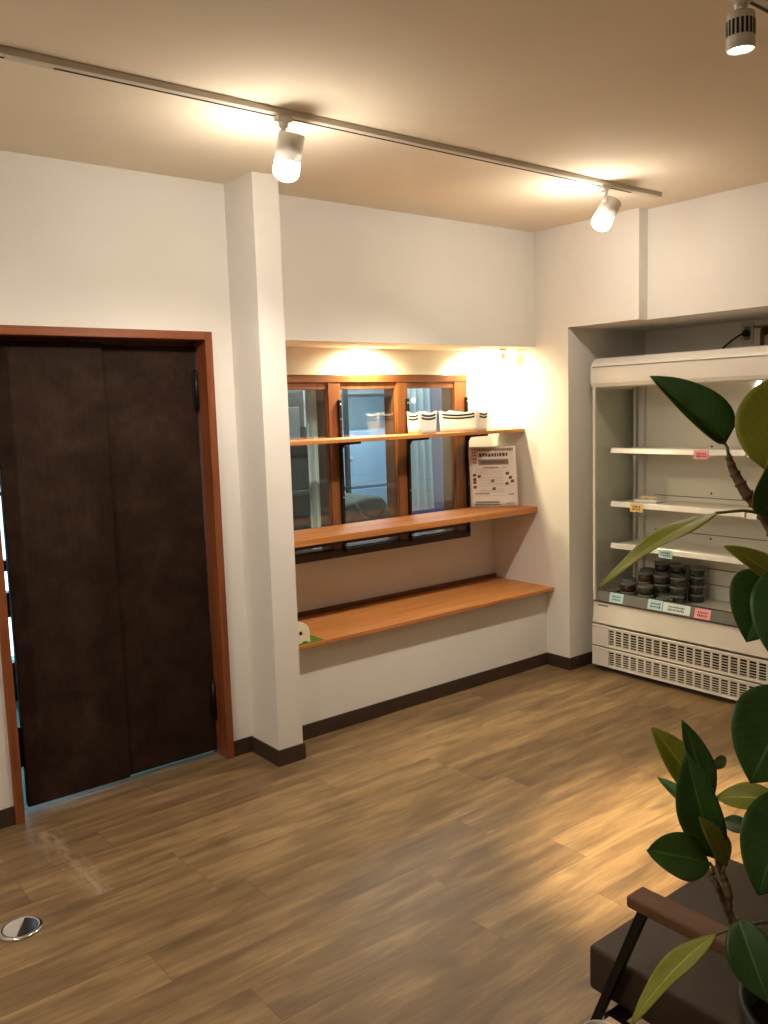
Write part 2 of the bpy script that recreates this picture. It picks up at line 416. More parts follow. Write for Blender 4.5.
MB().box(.43, 1.67, 5.025, 5.033, .22, 2.0).build('glass_pane', M['glass'], e2)

# window
w = thing('window_1', 'wooden three-light interior window behind the shelves', 'window', (2.93, 3.83, .78), kind='structure')
FY = 3.784
fr = MB()
for x0, x1 in ((2.18, 2.262), (2.652, 2.732), (3.122, 3.203), (3.568, 3.672)): fr.box(x0, x1, FY, 3.90, .775, 1.756, bev=.003)
fr.build('window_frame', M['win'], w)
MB().box(2.18, 3.672, FY - .004, 3.90, 1.715, 1.757, bev=.003).build('top_rail', M['winh'], w)
MB().box(2.18, 3.672, FY - .008, 3.90, .775, .818, bev=.003).box(2.18, 3.672, FY - .008, FY + .02, .846, .916, bev=.003).build('bottom_rail', M['sill'], w)
for x0, x1 in ((2.262, 2.652), (2.732, 3.122), (3.203, 3.568)):
    sb = MB().box(x0, x0 + .007, 3.792, 3.84, .82, 1.715, bev=.002).box(x1 - .007, x1, 3.792, 3.84, .82, 1.715, bev=.002)
    sb.box(x0 + .007, x1 - .007, 3.792, 3.84, 1.680, 1.715, bev=.002).box(x0 + .007, x1 - .007, 3.792, 3.84, .818, .826, bev=.002)
    sh = sb.build('sash', M['win'], w)
    MB().box(x0 + .005, x1 - .005, 3.800, 3.805, .824, 1.685).build('glass_pane', M['glass'], sh)


# ------------------------------------------------------------------ shelves
def wall_shelf(label, x0, x1, y0, y1, z0, z1, arms=(), strip=None):
    r = thing('wall_shelf', label, 'shelf', ((x0 + x1) / 2, y1, z0))
    MB().box(x0, x1, y0, y1, z0, z1, bev=.003).build('board', M['shelf'], r)
    for ax in arms:
        MB().prism([(3.768, z0), (3.60, z0), (3.60, z0 - .012), (3.745, z0 - .022), (3.768, z0 - .05)], 'x', ax - .004, ax + .004).build('bracket_arm', M['black'], r)
    if strip: MB().box(*strip, bev=.003).build('back_strip', M['strip'], r)
    return r


UPR = (2.718, 3.192, 3.656)
wall_shelf('thin wooden wall shelf at top, carrying two striped baskets', XP1, X1, 3.549, 3.766, 1.404, 1.424, UPR)
wall_shelf('middle orange-brown wooden shelf holding the leaning poster', XP1, X1, 3.456, 3.766, .922, .957, UPR)
wall_shelf('lowest and deepest orange-brown shelf on the low wall ledge', XP1, X1, 3.332, YR, .461, .483, strip=(XP1, X1, YR - .022, YR, .483, .506))
for ux, lb in zip(UPR, ('slotted black shelf upright on the left window mullion', 'slotted black shelf upright on the middle window mullion behind the baskets', 'slotted black shelf upright on the right window stile beside the poster')):
    r = thing('shelf_upright', lb, 'shelf bracket', (ux, FY, .8), 'shelf uprights on the window')
    b = MB().box(ux - .008, ux + .008, 3.767, FY, .80, 1.622, bev=.001)
    for z in (.84, 1.10, 1.36, 1.52, 1.60): b.lathe([(0, 0), (.003, 0), (.003, .0012), (0, .0012)], 8, (ux, 3.7675, z), (0, -1, 0), mi=1)
    b.build('channel', [M['black'], M['alu']], r)


def basket(label, pts, z0, h):
    """soft fabric bin: corner points of its base, rim sagging between raised corners"""
    pts = [V((p[0], p[1], 0)) for p in pts]; c = sum(pts, V()) / 4
    r = thing('storage_basket', label, 'basket', (c.x, c.y, z0), 'striped fabric baskets on the top shelf')
    n = 10; ring = []
    for i in range(4):
        a, b_ = pts[i], pts[(i + 1) % 4]
        for k in range(n): ring.append((a.lerp(b_, k / n), k / n))

    def rim(s): return h - .013 * (math.sin(math.pi * s) ** .8)

    def P(p, s, f, inset=0):
        out = 1.0 + .05 * f - inset
        rr = c + (p - c) * (out - .07 * (1 - math.sin(math.pi * min(1, max(0, s)))) ** 3)
        return V((rr.x, rr.y, z0 + rim(s) * f))
    b = MB(); bm = b.bm; L = []
    lv = [0, .25, .5, .75, 1.0]
    for f in lv: L.append([bm.verts.new(P(p, s, f)) for p, s in ring])
    Lin = [[bm.verts.new(P(p, s, f, .06) + V((0, 0, .002 if f == 0 else 0))) for p, s in ring] for f in lv]
    m = len(ring)
    for A, B in zip(L, L[1:]):
        for k in range(m): bm.faces.new((A[k], A[(k + 1) % m], B[(k + 1) % m], B[k]))
    for A, B in zip(Lin, Lin[1:]):
        for k in range(m): bm.faces.new((A[(k + 1) % m], A[k], B[k], B[(k + 1) % m]))
    for k in range(m): bm.faces.new((L[-1][k], L[-1][(k + 1) % m], Lin[-1][(k + 1) % m], Lin[-1][k]))
    bm.faces.new(L[0][::-1]); bm.faces.new(Lin[0])
    for f in bm.faces: f.smooth = True
    b.build('body', M['fabric'], r)
    for zo in (.010, .027):                                      # two printed stripes on each side, stopping short of the corners
        for i in range(4):
            q = MB()
            seg = [(pts[i].lerp(pts[(i + 1) % 4], s), s) for s in [.10 + .8 * k / 12 for k in range(13)]]
            o = (pts[(i + 1) % 4] - pts[i]).cross(V((0, 0, 1))).normalized() * .0012
            if o.dot((pts[i] + pts[(i + 1) % 4]) / 2 - c) < 0: o = -o
            for (p, s), (p2, s2) in zip(seg, seg[1:]):
                vs = []
                for pp, ss, zz in ((p, s, zo + .0105), (p2, s2, zo + .0105), (p2, s2, zo), (p, s, zo)):
                    f = (rim(ss) - zz) / rim(ss); w_ = P(pp, ss, f); vs.append(w_ + o)
                q.poly(vs)
            q.build('stripe', M['stripe'], r)
    return r


basket('small white fabric basket with black stripes, left one on top shelf', [(3.10, 3.565), (3.225, 3.565), (3.225, 3.675), (3.10, 3.675)], 1.4245, .125)
basket('larger white fabric basket with black double stripes near right wall', [(3.525, 3.545), (3.655, 3.595), (3.495, 3.755), (3.365, 3.705)], 1.4245, .122)

# poster: stiff sheet bowed forward, leaning corner-wise on the middle shelf
r = thing('poster', 'printed white menu poster leaning in the corner on the middle shelf', 'poster', (3.79, 3.67, .957))
PA, PB = V((3.652, 3.745, .958)), V((3.860, 3.552, .958))


def pst(u, v, o=0.0):
    n = V((-(PB - PA).y, (PB - PA).x, 0)).normalized()
    if n.y > 0: n = -n
    p = PA.lerp(PB, u) + V((0, 0, v * .365)) + V((-.010 * u, .03, 0)) * v * .6
    bow = .010 * math.sin(math.pi * u) * (1 - .4 * v) + .008 * max(0, (.22 - v) / .22) * (1 - u)
    return p + n * (bow + o)


b = MB(); g = [[b.bm.verts.new(pst(i / 12, j / 12)) for i in range(13)] for j in range(13)]
for j in range(12):
    for i in range(12): b.bm.faces.new((g[j][i], g[j][i + 1], g[j + 1][i + 1], g[j + 1][i])).smooth = True
g2 = [[b.bm.verts.new(pst(i / 12, j / 12, -.0015)) for i in range(13)] for j in range(13)]
for j in range(12):
    for i in range(12): b.bm.faces.new((g2[j][i + 1], g2[j][i], g2[j + 1][i], g2[j + 1][i + 1])).smooth = True
for i in range(12):
    b.bm.faces.new((g[0][i], g2[0][i], g2[0][i + 1], g[0][i + 1])); b.bm.faces.new((g[12][i], g[12][i + 1], g2[12][i + 1], g2[12][i]))
    b.bm.faces.new((g[i][0], g[i + 1][0], g2[i + 1][0], g2[i][0])); b.bm.faces.new((g[i][12], g2[i][12], g2[i + 1][12], g[i + 1][12]))
rr = random.Random(3)


def mark(u0, u1, v0, v1, mi):
    n = max(1, int((u1 - u0) * 12))
    for k in range(n):
        a, c2 = u0 + (u1 - u0) * k / n, u0 + (u1 - u0) * (k + 1) / n
        b.poly([pst(a, v0, .0008), pst(c2, v0, .0008), pst(c2, v1, .0008), pst(a, v1, .0008)], mi + 1)


def line(u0, u1, v, h, mi, gap=.3):                # a row of tiny unreadable strokes
    u = u0
    while u < u1:
        w_ = h * rr.uniform(.5, .95); mark(u, min(u1, u + w_), v - h * rr.uniform(.4, .55), v + h * rr.uniform(.35, .5), mi); u += w_ + h * gap


line(.18, .95, .95, .045, 0, .2); line(.22, .84, .865, .06, 1, .25); mark(.20, .84, .70, .79, 3); line(.26, .78, .745, .04, 1, .4)
for v in (.955, .91, .86, .80, .74): line(.08, .17, v, .04, 2)
line(.30, .62, .655, .028, 2); line(.70, .80, .655, .02, 4)
for v in (.63, .58, .535, .485, .44, .39, .345, .28, .245, .19): line(.14, .74, v, .010, 5 if False else 4, .6)
for v in (.60, .56, .50, .46, .41, .37, .30, .26): line(.22, .70, v, .012, 4, .8)
for u, v in ((.10, .53), (.10, .46), (.10, .41), (.10, .33), (.20, .51), (.48, .43), (.80, .55), (.78, .38), (.50, .30), (.90, .42), (.86, .48)):
    mark(u - .035, u + .035, v - .018, v + .018, 1); mark(u - .02, u + .045, v + .018, v + .03, 3)
line(.10, .40, .225, .022, 0, .2); line(.80, .92, .21, .025, 2); line(.10, .60, .085, .035, 1, .25); line(.08, .62, .045, .03, 1, .25); line(.74, .90, .06, .02, 0)
b.build('sheet', [M['paper'], M['ink'], M['ink2'], M['inkr'], M['inkg'], M['inkp']], r)

# cream wooden napkin-box shaped stand and green mat at the left end of the lowest shelf
r = thing('wooden_holder', 'small cream wooden holder with a round hole, half hidden by pillar', 'holder', (2.12, 3.40, .485))
prof = [(2.075, .4865), (2.075, .60)] + [(2.075 + .115 * math.sin(a), .545 + .055 * math.cos(a)) for a in [i * math.pi / 16 for i in range(0, 8)]] + [(2.192, .53), (2.192, .4865), (2.178, .4865), (2.172, .493), (2.150, .493), (2.144, .4865)]
MB().prism(prof, 'y', 3.352, 3.364).prism(prof, 'y', 3.44, 3.452).box(2.075, 2.19, 3.364, 3.44, .494, .503).box(2.178, 2.190, 3.364, 3.44, .4945, .545).build('body', M['toy'], r)
MB().lathe([(0, 0), (.009, 0), (.009, .002), (0, .002)], 20, (2.140, 3.3505, .535), (0, 1, 0)).build('hole', M['slot'], r)
o = MB().box(2.05, 2.262, 3.336, 3.46, .4832, .4862, bev=.001).build('table_mat', M['mat'], None)
tag(o, 'green felt mat under the cream holder on the lowest shelf', 'mat')

# little white lamp holder clipped under the niche soffit, at right
r = thing('clip_light', 'tiny white spotlight under the niche soffit near the right wall', 'light', (3.80, 3.62, 1.9))
MB().box(3.775, 3.835, 3.61, 3.635, 1.888, 1.901, bev=.003).build('adapter', M['white2'], r)
MB().tube([(3.785, 3.622, 1.889), (3.785, 3.622, 1.845)], .006).build('stem', M['white2'], r)
MB().lathe([(0, 0), (.016, 0), (.018, .004), (.018, .045), (.014, .045), (.012, .02), (0, .02)], 20, (3.782, 3.622, 1.858), (.95, 0, -.12)).build('head', M['white2'], r)


# ------------------------------------------------------------------ lamps
def track(label, x0, x1, y, slots):
    r = thing('ceiling_track', label, 'track', (x0, y, ZC), 'lighting tracks on the ceiling')
    b = MB().box(x0, x1, y - .017, y + .017, ZC - .020, ZC, bev=.002)
    for a, c in slots: b.box(a, c, y + .006, y + .0165, ZC - .0206, ZC - .012, mi=1)
    b.build('rail', [M['track'], M['slot']], r)
    return r


t1 = track('long cream lighting track crossing the ceiling, two spotlights on it', -1.2, 3.74, 2.515, ((-1.1, .755), (.885, 3.54)))
MB().box(3.64, 3.742, 2.497, 2.533, ZC - .021, ZC, bev=.002).build('end_cap', M['track'], t1)
MB().box(.755, .885, 2.496, 2.534, ZC - .0215, ZC, bev=.002).build('joint_cover', M['track'], t1)
t2 = track('second lighting track cut off by the upper right photo corner', -.8, 3.6, 1.172, ((-.7, 3.5),))


def spot_data(name, pos, aim, power, angle, blend, col, rad):
    l = bpy.data.lights.new(name, 'SPOT'); l.energy = power; l.spot_size = math.radians(angle); l.spot_blend = blend; l.color = col; l.shadow_soft_size = rad
    o = bpy.data.objects.new(name, l); C.objects.link(o); o.location = pos; o.rotation_euler = V(aim).to_track_quat('-Z', 'Y').to_euler(); return o


def spotlight(label, x, y, aim, power, angle=80, rad=.044, length=.115, drop=.035, bulb='bulb', dome=.045, vents=False, col=WARM, beam=None, group='spotlights on the ceiling tracks', off=0.0):
    aim = V(aim).normalized(); r = thing('spotlight', label, 'spotlight', (x, y, ZC - .02), group)
    MB().box(x - .028, x + .028, y - .014, y + .014, ZC - .038, ZC - .0205, bev=.004).lathe([(0, 0), (.017, 0), (.015, .018), (.009, .022), (0, .022)], 20, (x, y, ZC - .038), (0, 0, -1)).build('adapter', M['white2'], r)
    piv = V((x, y, ZC - .058 - drop))
    side = aim.cross(V((0, 0, 1)));
    side = side.normalized() if side.length > .1 else V((1, 0, 0))
    MB().tube([(x, y, ZC - .055), piv], .0065, 12).lathe([(0, -.011), (.011, -.011), (.011, .011), (0, .011)], 16, piv, side).build('stem', M['white2'], r)
    perp = aim.cross(side).normalized()
    if perp.z > 0: perp = -perp
    # the body hangs off the joint on its flank
    top = piv - aim * .006 + V((off, 0, 0))
    b = MB().lathe([(0, 0), (rad * .96, 0), (rad, .004), (rad, length - .002), (rad * .93, length), (rad * .9, length - .03), (0, length - .03)], 40, top, aim)
    if vents:
        for k in range(20):
            a = 2 * math.pi * k / 20; dv = side * math.cos(a) + perp * math.sin(a); tg = (side * -math.sin(a) + perp * math.cos(a)) * .0030
            c0 = top + dv * (rad + .0006) + aim * .018; c1 = c0 + aim * .036
            b.poly([c0 - tg, c0 + tg, c1 + tg, c1 - tg], 1)
    b.build('lamp_body', [M['white2'], M['slot']], r)
    if dome:
        cyl = dome * .5; pf = [(rad * .98 * math.cos(a), cyl + dome * .5 * math.sin(a)) for a in [i * math.pi / 16 for i in range(9)]]
        MB().lathe([(rad * .88, -.028), (rad * .88, .001), (rad * .98, .002)] + pf[:-1] + [(0, dome)], 32, top + aim * length, aim).build('bulb', M[bulb], r)
    else:
        MB().lathe([(0, 0), (rad * .9, 0), (rad * .9, .004), (0, .006)], 32, top + aim * (length - .008), aim).build('bulb', M[bulb], r)
    e = top + aim * (length + max(dome, .004) + .012)
    spot_data('lamp_beam', e, V(beam).normalized() if beam else aim, power, angle, .7, col, .03)
    return r


spotlight('white cylinder spotlight over the pillar, left one on long track', 1.625, 2.515, (-.07, .26, -.95), 22, 125, off=.030, dome=.064, length=.088, drop=.018)
spotlight('tilted white spotlight at the right end of the long track', 3.325, 2.515, (-.42, .25, -.87), 44, 104, length=.085, off=.055, dome=.06, drop=.025)
spotlight('short white spotlight with dark vent slots, upper right of photo', 2.078, 1.172, (.03, .0, -1), 430, 40, .033, .084, .014, 'bulb3', 0, True, (1.0, .76, .46), (.24, .11, -1))
spotlight('short white spotlight added out of view as fill for chair and plant', -.5, 1.172, (.55, -.05, -.83), 24, 110, .032, .078, .018, 'bulb3', 0, True, group='spotlights outside the view')  # unseen head added as fill on the plant, chair and cup
# unseen further head on the long track, lighting the left wall and floor
spotlight('white cylinder spotlight over the floor left of the photographed view', -.25, 2.515, (.25, .35, -.9), 30, 140, group='spotlights outside the view')


def downlight(label, x, y, aim, power, angle):
    r = thing('downlight', label, 'light', (x, y, 1.9), 'recessed lights in the niche soffit')
    MB().lathe([(.024, 0), (.030, 0), (.030, -.002), (.024, -.003)], 28, (x, y, 1.9)).build('trim_ring', M['white2'], r)
    MB().lathe([(0, -.0012), (.024, -.0012), (.024, 0), (0, 0)], 28, (x, y, 1.9)).build('lens', M['down'], r)
    spot_data('niche_beam', (x, y, 1.892), aim, power, angle, .9, (1.0, .84, .50), .02)


downlight('small recessed light in the soffit over the middle window pane', 2.90, 3.70, (0, .15, -1), 36, 176)
downlight('small recessed light in the soffit over the larger basket', 3.66, 3.665, (.30, .1, -1), 22, 176)

# ------------------------------------------------------------------ display case
FX, FY0, FY1 = 4.05, 1.345, 3.15
f = thing('display_case', 'white open-front refrigerated display case in the wall recess', 'refrigerator', (4.3, 2.25, 0))
MB().box(4.085, 4.60, FY0 + .01, FY1 - .01, .0, .045).build('plinth', M['dkgrey'], f)
MB().box(4.075, 4.62, FY0, FY1, .045, .36, bev=.003).box(4.50, 4.62, FY0, FY1, .36, 1.815, bev=.003).build('cabinet', M['white'], f)
# front panel with the maker's mark, too small to read
q = MB().prism([(4.048, .284), (4.060, .405), (4.058, .412), (4.076, .412), (4.076, .284)], 'y', FY0, FY1); yy = 3.115
for k in range(9):
    q.poly([(4.0572, yy, .384), (4.0572, yy - .0055, .384), (4.0582, yy - .0055, .393), (4.0582, yy, .393)], 1); yy -= .0078
q.build('front_panel', [M['white'], M['dkgrey']], f)


def grille(z0, z1):
    n = int((3.034 - FY0 - .05) / .0505); rows = 6
    b = MB(); zb, zt = z0 + .016, z1 - .018; x = 4.043
    ys = 3.034; pit = .0505; sw = .038; E4 = x + .003
    b.box(x, 4.06, ys, FY1, z0, z1, bev=.002); b.box(x, 4.06, FY0, ys - n * pit + (pit - sw), z0, z1)
    b.box(x, 4.06, FY0 + .04, ys, z0, zb); b.box(x, 4.06, FY0 + .04, ys, zt, z1)
    for k in range(1, n): b.box(x, E4, ys - k * pit, ys - k * pit + (pit - sw), zb, zt)
    rp = (zt - zb) / rows
    for k in range(1, rows): b.box(x, E4, FY0 + .04, ys, zb + rp * k - .0018, zb + rp * k + .0018)
    b.prism([(x - .004, z1 - .004), (x, z1), (4.06, z1), (4.06, z1 - .004)], 'y', FY0, FY1)
    g_ = b.build('vent_grille', M['white'], f)
    MB().box(4.061, 4.0745, FY0 + .02, FY1 - .02, z0 + .004, z1 - .004).build('vent_backing', M['ventdark'], g_)


grille(.150, .272); grille(.030, .142)
MB().prism([(4.20, 1.648), (4.072, 1.648), (4.056, 1.655), (4.049, 1.675), (4.049, 1.70), (4.052, 1.76), (4.060, 1.785), (4.090, 1.812), (4.12, 1.818), (4.62, 1.818), (4.62, 1.76), (4.20, 1.76)], 'y', FY0 - .012, FY1 + .012).build('canopy', M['white'], f)
MB().prism([(4.0482, 1.765), (4.0482, 1.768), (4.053, 1.768), (4.053, 1.765)], 'y', FY0, FY1).build('canopy_seam', M['grey'], f)
MB().box(4.20, 4.50, FY0 + .04, FY1 - .04, 1.70, 1.76).build('inner_top', M['liner'], f)
for y0, y1 in ((FY1 - .016, FY1), (FY0, FY0 + .016)):
    sd = MB().box(4.052, 4.066, y0, y1, .412, 1.655, bev=.002).box(4.066, 4.50, y0, y1, .36, .42).box(4.066, 4.50, y0, y1, 1.64, 1.70).box(4.44, 4.50, y0, y1, .42, 1.64).build('side_frame', M['white'], f)
    MB().box(4.066, 4.44, (y0 + y1) / 2 - .003, (y0 + y1) / 2 + .003, .42, 1.64).build('side_glass', M['cglass'], sd)
bp = MB().box(4.475, 4.50, FY0 + .02, FY1 - .016, .42, 1.74)
bq = bp
for y0, y1 in ((3.03, 2.275), (2.225, 1.47)):
    for z in (1.005, .795, .60, .51):
        n = 46
        for k in range(n):
            y = y0 - .01 - k * (y0 - y1 - .02) / n
            bq.poly([(4.4743, y, z), (4.4743, y - .0115, z), (4.4743, y - .0115, z + .005), (4.4743, y, z + .005)], 1)
    for z in (1.30, 1.035, .775): bq.lathe([(0, 0), (.006, 0), (0, .004)], 10, (4.4745, (y0 + y1) / 2, z), (-1, 0, 0), mi=1)
bq.build('back_panel', [M['liner'], M['ventdark']], f)
for y in (3.10, 2.25, 1.395):
    u = MB().box(4.445, 4.475, y - .018, y + .018, .42, 1.72, bev=.002); u.build('shelf_post', M['steel'], f)
for z in (1.285, .975, .730):
    for y0, y1, dz in ((2.268, 3.088, 0), (1.43, 2.258, -.006)):
        s = MB().box(4.155, 4.445, y0, y1, z + dz, z + dz + .010, bev=.002).build('shelf_tray', M['steel'], f)
        MB().prism([(4.135, z + dz - .010), (4.141, z + dz + .014), (4.146, z + dz + .020), (4.160, z + dz + .012), (4.158, z + dz - .008)], 'y', y0, y1).build('price_rail', M['alu'], s)
        for yb in (y0 + .006, y1 - .009):
            MB().prism([(4.44, z + dz), (4.20, z + dz), (4.44, z + dz - .06)], 'y', yb, yb + .003).build('shelf_bracket', M['steel'], s)
dk = MB().box(4.10, 4.475, FY0 + .02, FY1 - .018, .405, .428, bev=.002).build('deck', M['steel'], f)
MB().prism([(4.058, .413), (4.074, .474), (4.081, .474), (4.090, .428), (4.10, .413)], 'y', FY0 + .018, FY1 - .018).build('deck_rail', M['grey'], f)
MB().prism([(4.0725, .474), (4.0725, .478), (4.083, .478), (4.083, .474)], 'y', FY0 + .018, FY1 - .018).prism([(4.052, .409), (4.052, .416), (4.064, .416), (4.064, .409)], 'y', FY0, FY1).build('rail_edge', M['dkgrey'], f)
MB().lathe([(0, .008), (.016, .008), (.020, 0), (0, 0)], 24, (4.4755, 2.384, 1.627), (-1, 0, 0)).build('lamp_reflection', M['casereflect'], f)  # glowing disc put where a spotlight mirrors in the back panel


# price cards
def card(label, y, z, x, mat, w=.085, h=.048, ink='tagink', tilt=0.0, group='price cards on the display case'):
    r = thing('price_card', label, 'price tag', (x, y, z), group)
    rot = Matrix.Rotation(tilt, 3, 'Y'); pv = (x, y, z - h / 2)
    q = MB().box(x - .0012, x, y - w / 2, y + w / 2, z - h / 2, z + h / 2, rot=rot, piv=pv); rn = random.Random(label)
    for v in (.12, -.18):
        yy = y + w * .3
        while yy > y - w * .3:
            ww = rn.uniform(.004, .009); hh = rn.uniform(.003, .006)
            q.box(x - .0019, x - .0013, yy - ww, yy, z + v * h - hh, z + v * h + hh, rot=rot, piv=pv, mi=1); yy -= ww + .004
    q.build('card', [mat, M[ink]], r)


card('pink price card on the top shelf rail of the case', 2.513, 1.277, 4.1355, M['tagp'], ink='taginkr')
card('yellow price card on the second shelf rail of the case', 2.910, .968, 4.1355, M['tagy'], ink='taginkr')
card('pale blue price card on the third shelf rail, above the jars', 2.721, .724, 4.1355, M['tagb'], .085, .048)
tl = math.atan2(.016, .061)
card('leftmost pale blue price card on the bottom rail', 2.995, .446, 4.0590, M['tagb'], .092, .056, tilt=tl)
card('pale blue price card on the bottom rail, left of the white strip', 2.738, .447, 4.0590, M['tagb'], .092, .056, tilt=tl)
card('wide white price strip between blue and pink cards on bottom rail', 2.605, .446, 4.0590, M['tagw'], .165, .052, tilt=tl)
card('pink price card on the bottom rail of the case', 2.450, .444, 4.0590, M['tagp'], .092, .054, ink='taginkr', tilt=tl)


# jars
def jar_proto(mat, nm):
    r = thing('jam_jar', 'x', 'jar', (0, 0, 0))
    MB().lathe([(0, 0), (.038, 0), (.043, .004), (.044, .012), (.044, .030), (.041, .036), (0, .036)], 24).build('jar_body', M[mat], r)
    MB().lathe([(.0415, .034), (.0455, .036), (.0455, .047), (.042, .050), (.036, .0495), (.034, .046), (0, .046)], 24).build('lid', M['lid'], r)
    return r


used = {}
rows = [(4.150, [(3.080, 1, 0), (2.975, 2, 0), (2.855, 2, 1), (2.735, 1, 1)]),
        (4.255, [(3.05, 2, 0), (2.935, 3, 2), (2.822, 3, 1), (2.72, 3, 1)]),
        (4.360, [(2.985, 3, 0), (2.885, 4, 0), (2.785, 4, 1), (2.665, 4, 1)])]
mats = ['jam1', 'jam2', 'jam3']; adj = ['dark red', 'dark green', 'brown']
rown = ['front row', 'middle row', 'back row']; pos4 = ['far left', 'second left', 'second right', 'far right']
lev = ['lowest', 'second up', 'third up', 'topmost']
for ri, (x, st) in enumerate(rows):
    for ci, (y, n, mi) in enumerate(st):
        for k in range(n):
            nm = mats[mi]
            if nm not in used: j = used[nm] = jar_proto(nm, nm)
            else: j = copy_tree(used[nm])
            j.location = (x + random.uniform(-.004, .004), y + random.uniform(-.004, .004), .4283 + k * .0502)
            place = 'standing alone' if n == 1 else ('stack of %d, %s' % (n, 'topmost' if k == n - 1 else lev[k]))
            j['label'] = '%s jar in the case, %s %s, %s' % (adj[mi], rown[ri], pos4[ci], place)
            j['group'] = 'jars on the floor of the display case'

# small wrapped things in the case
r = thing('wrapped_snack', 'small cream wrapped snack on the second shelf of the case', 'snack', (4.28, 2.93, .985))
MB().box(4.235, 4.335, 2.85, 3.00, .9855, 1.003, bev=.007, seg=3).build('tray', M['ceramic'], r)
MB().lathe([(0, 0), (.022, 0), (.026, .008), (.02, .016), (0, .019)], 18, (4.285, 2.955, 1.0035)).lathe([(0, 0), (.02, 0), (.024, .008), (.018, .014), (0, .016)], 18, (4.285, 2.905, 1.0035)).build('filling', M['bread'], r)
r = thing('snack_packet', 'small yellowish packet on the case floor beside the leaf', 'snack', (4.17, 2.33, .4285))
MB().box(4.13, 4.215, 2.29, 2.37, .4288, .462, bev=.012, seg=3).build('pouch', M['bread'], r)
MB().box(4.128, 4.217, 2.322, 2.338, .4625, .4642, bev=.0005).build('seal', M['tagy'], r)

# outlet, plug and tap above the case
r = thing('wall_outlet', 'grey outlet plate on the recess wall above the case', 'outlet', (XB, 2.55, 1.92))
MB().box(XB - .008, XB, 2.515, 2.588, 1.862, 1.984, bev=.003).build('cover_plate', M['plate'], r)
MB().box(XB - .0095, XB - .0075, 2.532, 2.570, 1.885, 1.960, bev=.001).build('socket', M['grey'], r)
r = thing('power_cord', 'black plug and cord dropping behind the display case', 'cord', (XB - .01, 2.55, 1.925))
MB().lathe([(0, 0), (.02, 0), (.02, .02), (.012, .034), (0, .036)], 18, (XB - .010, 2.551, 1.922), (-1, 0, 0)).build('plug', M['cord'], r)
MB().tube([(XB - .04, 2.553, 1.922), (XB - .048, 2.575, 1.912), (XB - .045, 2.62, 1.888), (XB - .035, 2.68, 1.85), (XB - .025, 2.72, 1.80), (XB - .018, 2.73, 1.6)], .0055, 10).build('cable', M['cord'], r)
r = thing('pipe_valve', 'brownish brass pipe valve on recess wall right of the outlet', 'valve', (XB, 2.42, 1.92))
MB().lathe([(0, 0), (.026, 0), (.026, .006), (.012, .01), (.012, .035), (0, .035)], 20, (XB, 2.45, 1.93), (-1, 0, 0)).tube([(XB - .03, 2.45, 1.93), (XB - .034, 2.45, 1.90), (XB - .034, 2.45, 1.83)], .011, 14).build('elbow', M['brass'], r)
MB().tube([(XB - .034, 2.45, 1.93), (XB - .034, 2.45, 1.948)], .005).box(XB - .042, XB - .026, 2.41, 2.50, 1.945, 1.956, bev=.003).build('handle', M['brass'], r)

# ------------------------------------------------------------------ floor outlet cap
r = thing('floor_outlet', 'round chrome floor outlet cover near the left edge', 'floor outlet', (.648, 2.695, 0))
cx, cy = .648, 2.695
MB().lathe([(0, 0), (.066, 0), (.066, .003), (.060, .0075), (.054, .0085), (.052, .0065), (0, .0065)], 48, (cx, cy, 0)).build('rim', M['chrome'], r)
# lid halves split along a line slanting across the cover
th = math.radians(62)
for a0, nm, mt in ((th, 'lid_half', 'capsteel'), (th + math.pi, 'lid_flap', 'dkchrome')):
    pr = [(cx + .0505 * math.cos(a0 + i * math.pi / 20 * .98 + .03), cy + .0505 * math.sin(a0 + i * math.pi / 20 * .98 + .03)) for i in range(21)]
    MB().prism(pr, 'z', .0066, .0085 if nm == 'lid_half' else .0078).build(nm, M[mt], r)

# ------------------------------------------------------------------ armchair
r = thing('armchair', 'low brown leather armchair with wooden arms and black metal legs', 'armchair', (1.69, .82, 0))
sc_ = MB().box(1.411, 1.971, .53, 1.112, .300, .402, bev=.010, seg=4).build('seat_cushion', M['leather'], r)
b = MB()
for y0, y1 in ((.545, 1.095),):
    for x in (1.424, 1.958): b.tube([(x, y0, .385), (x, y1, .385)], .004, 8)
b.build('piping', M['leather'], sc_)
rot = Matrix.Rotation(math.radians(14), 3, 'X')
MB().box(1.425, 1.957, .46, .56, .39, .78, bev=.028, seg=4, rot=rot, piv=(1.69, .52, .39)).build('backrest', M['leather'], r)
for s, xa in ((0, 1.392), (1, 1.990)):
    MB().box(xa - .028, xa + .028, .40, .982, .566, .592, bev=.006, seg=3).build('armrest', M['chairwood'], r)
    MB().box(xa - .012, xa + .007, -.0085, .0085, 0, 1, bev=.002).build('tmp', M['black'], r) if False else None
    for nm, ya, yb, za in (('front_leg', .955, 1.175, .567), ('rear_leg', .50, .30, .567)):
        l = V((0, yb - ya, -za)); q = MB()
        q.prism([(ya - .010, za), (ya + .010, za), (yb + .008, 0), (yb - .008, 0)], 'x', xa - .008, xa + .008)
        q.build(nm, M['black'], r)
MB().box(1.383, 1.999, .60, .625, .268, .293, bev=.002).box(1.383, 1.999, 1.02, 1.045, .268, .293, bev=.002).box(1.44, 1.465, .50, 1.09, .283, .3, bev=.002).box(1.915, 1.94, .50, 1.09, .283, .3, bev=.002) \
    .box(1.384, 1.401, .41, 1.05, .270, .289, bev=.002).box(1.981, 1.998, .41, 1.05, .270, .289, bev=.002).build('seat_frame', M['black'], r)

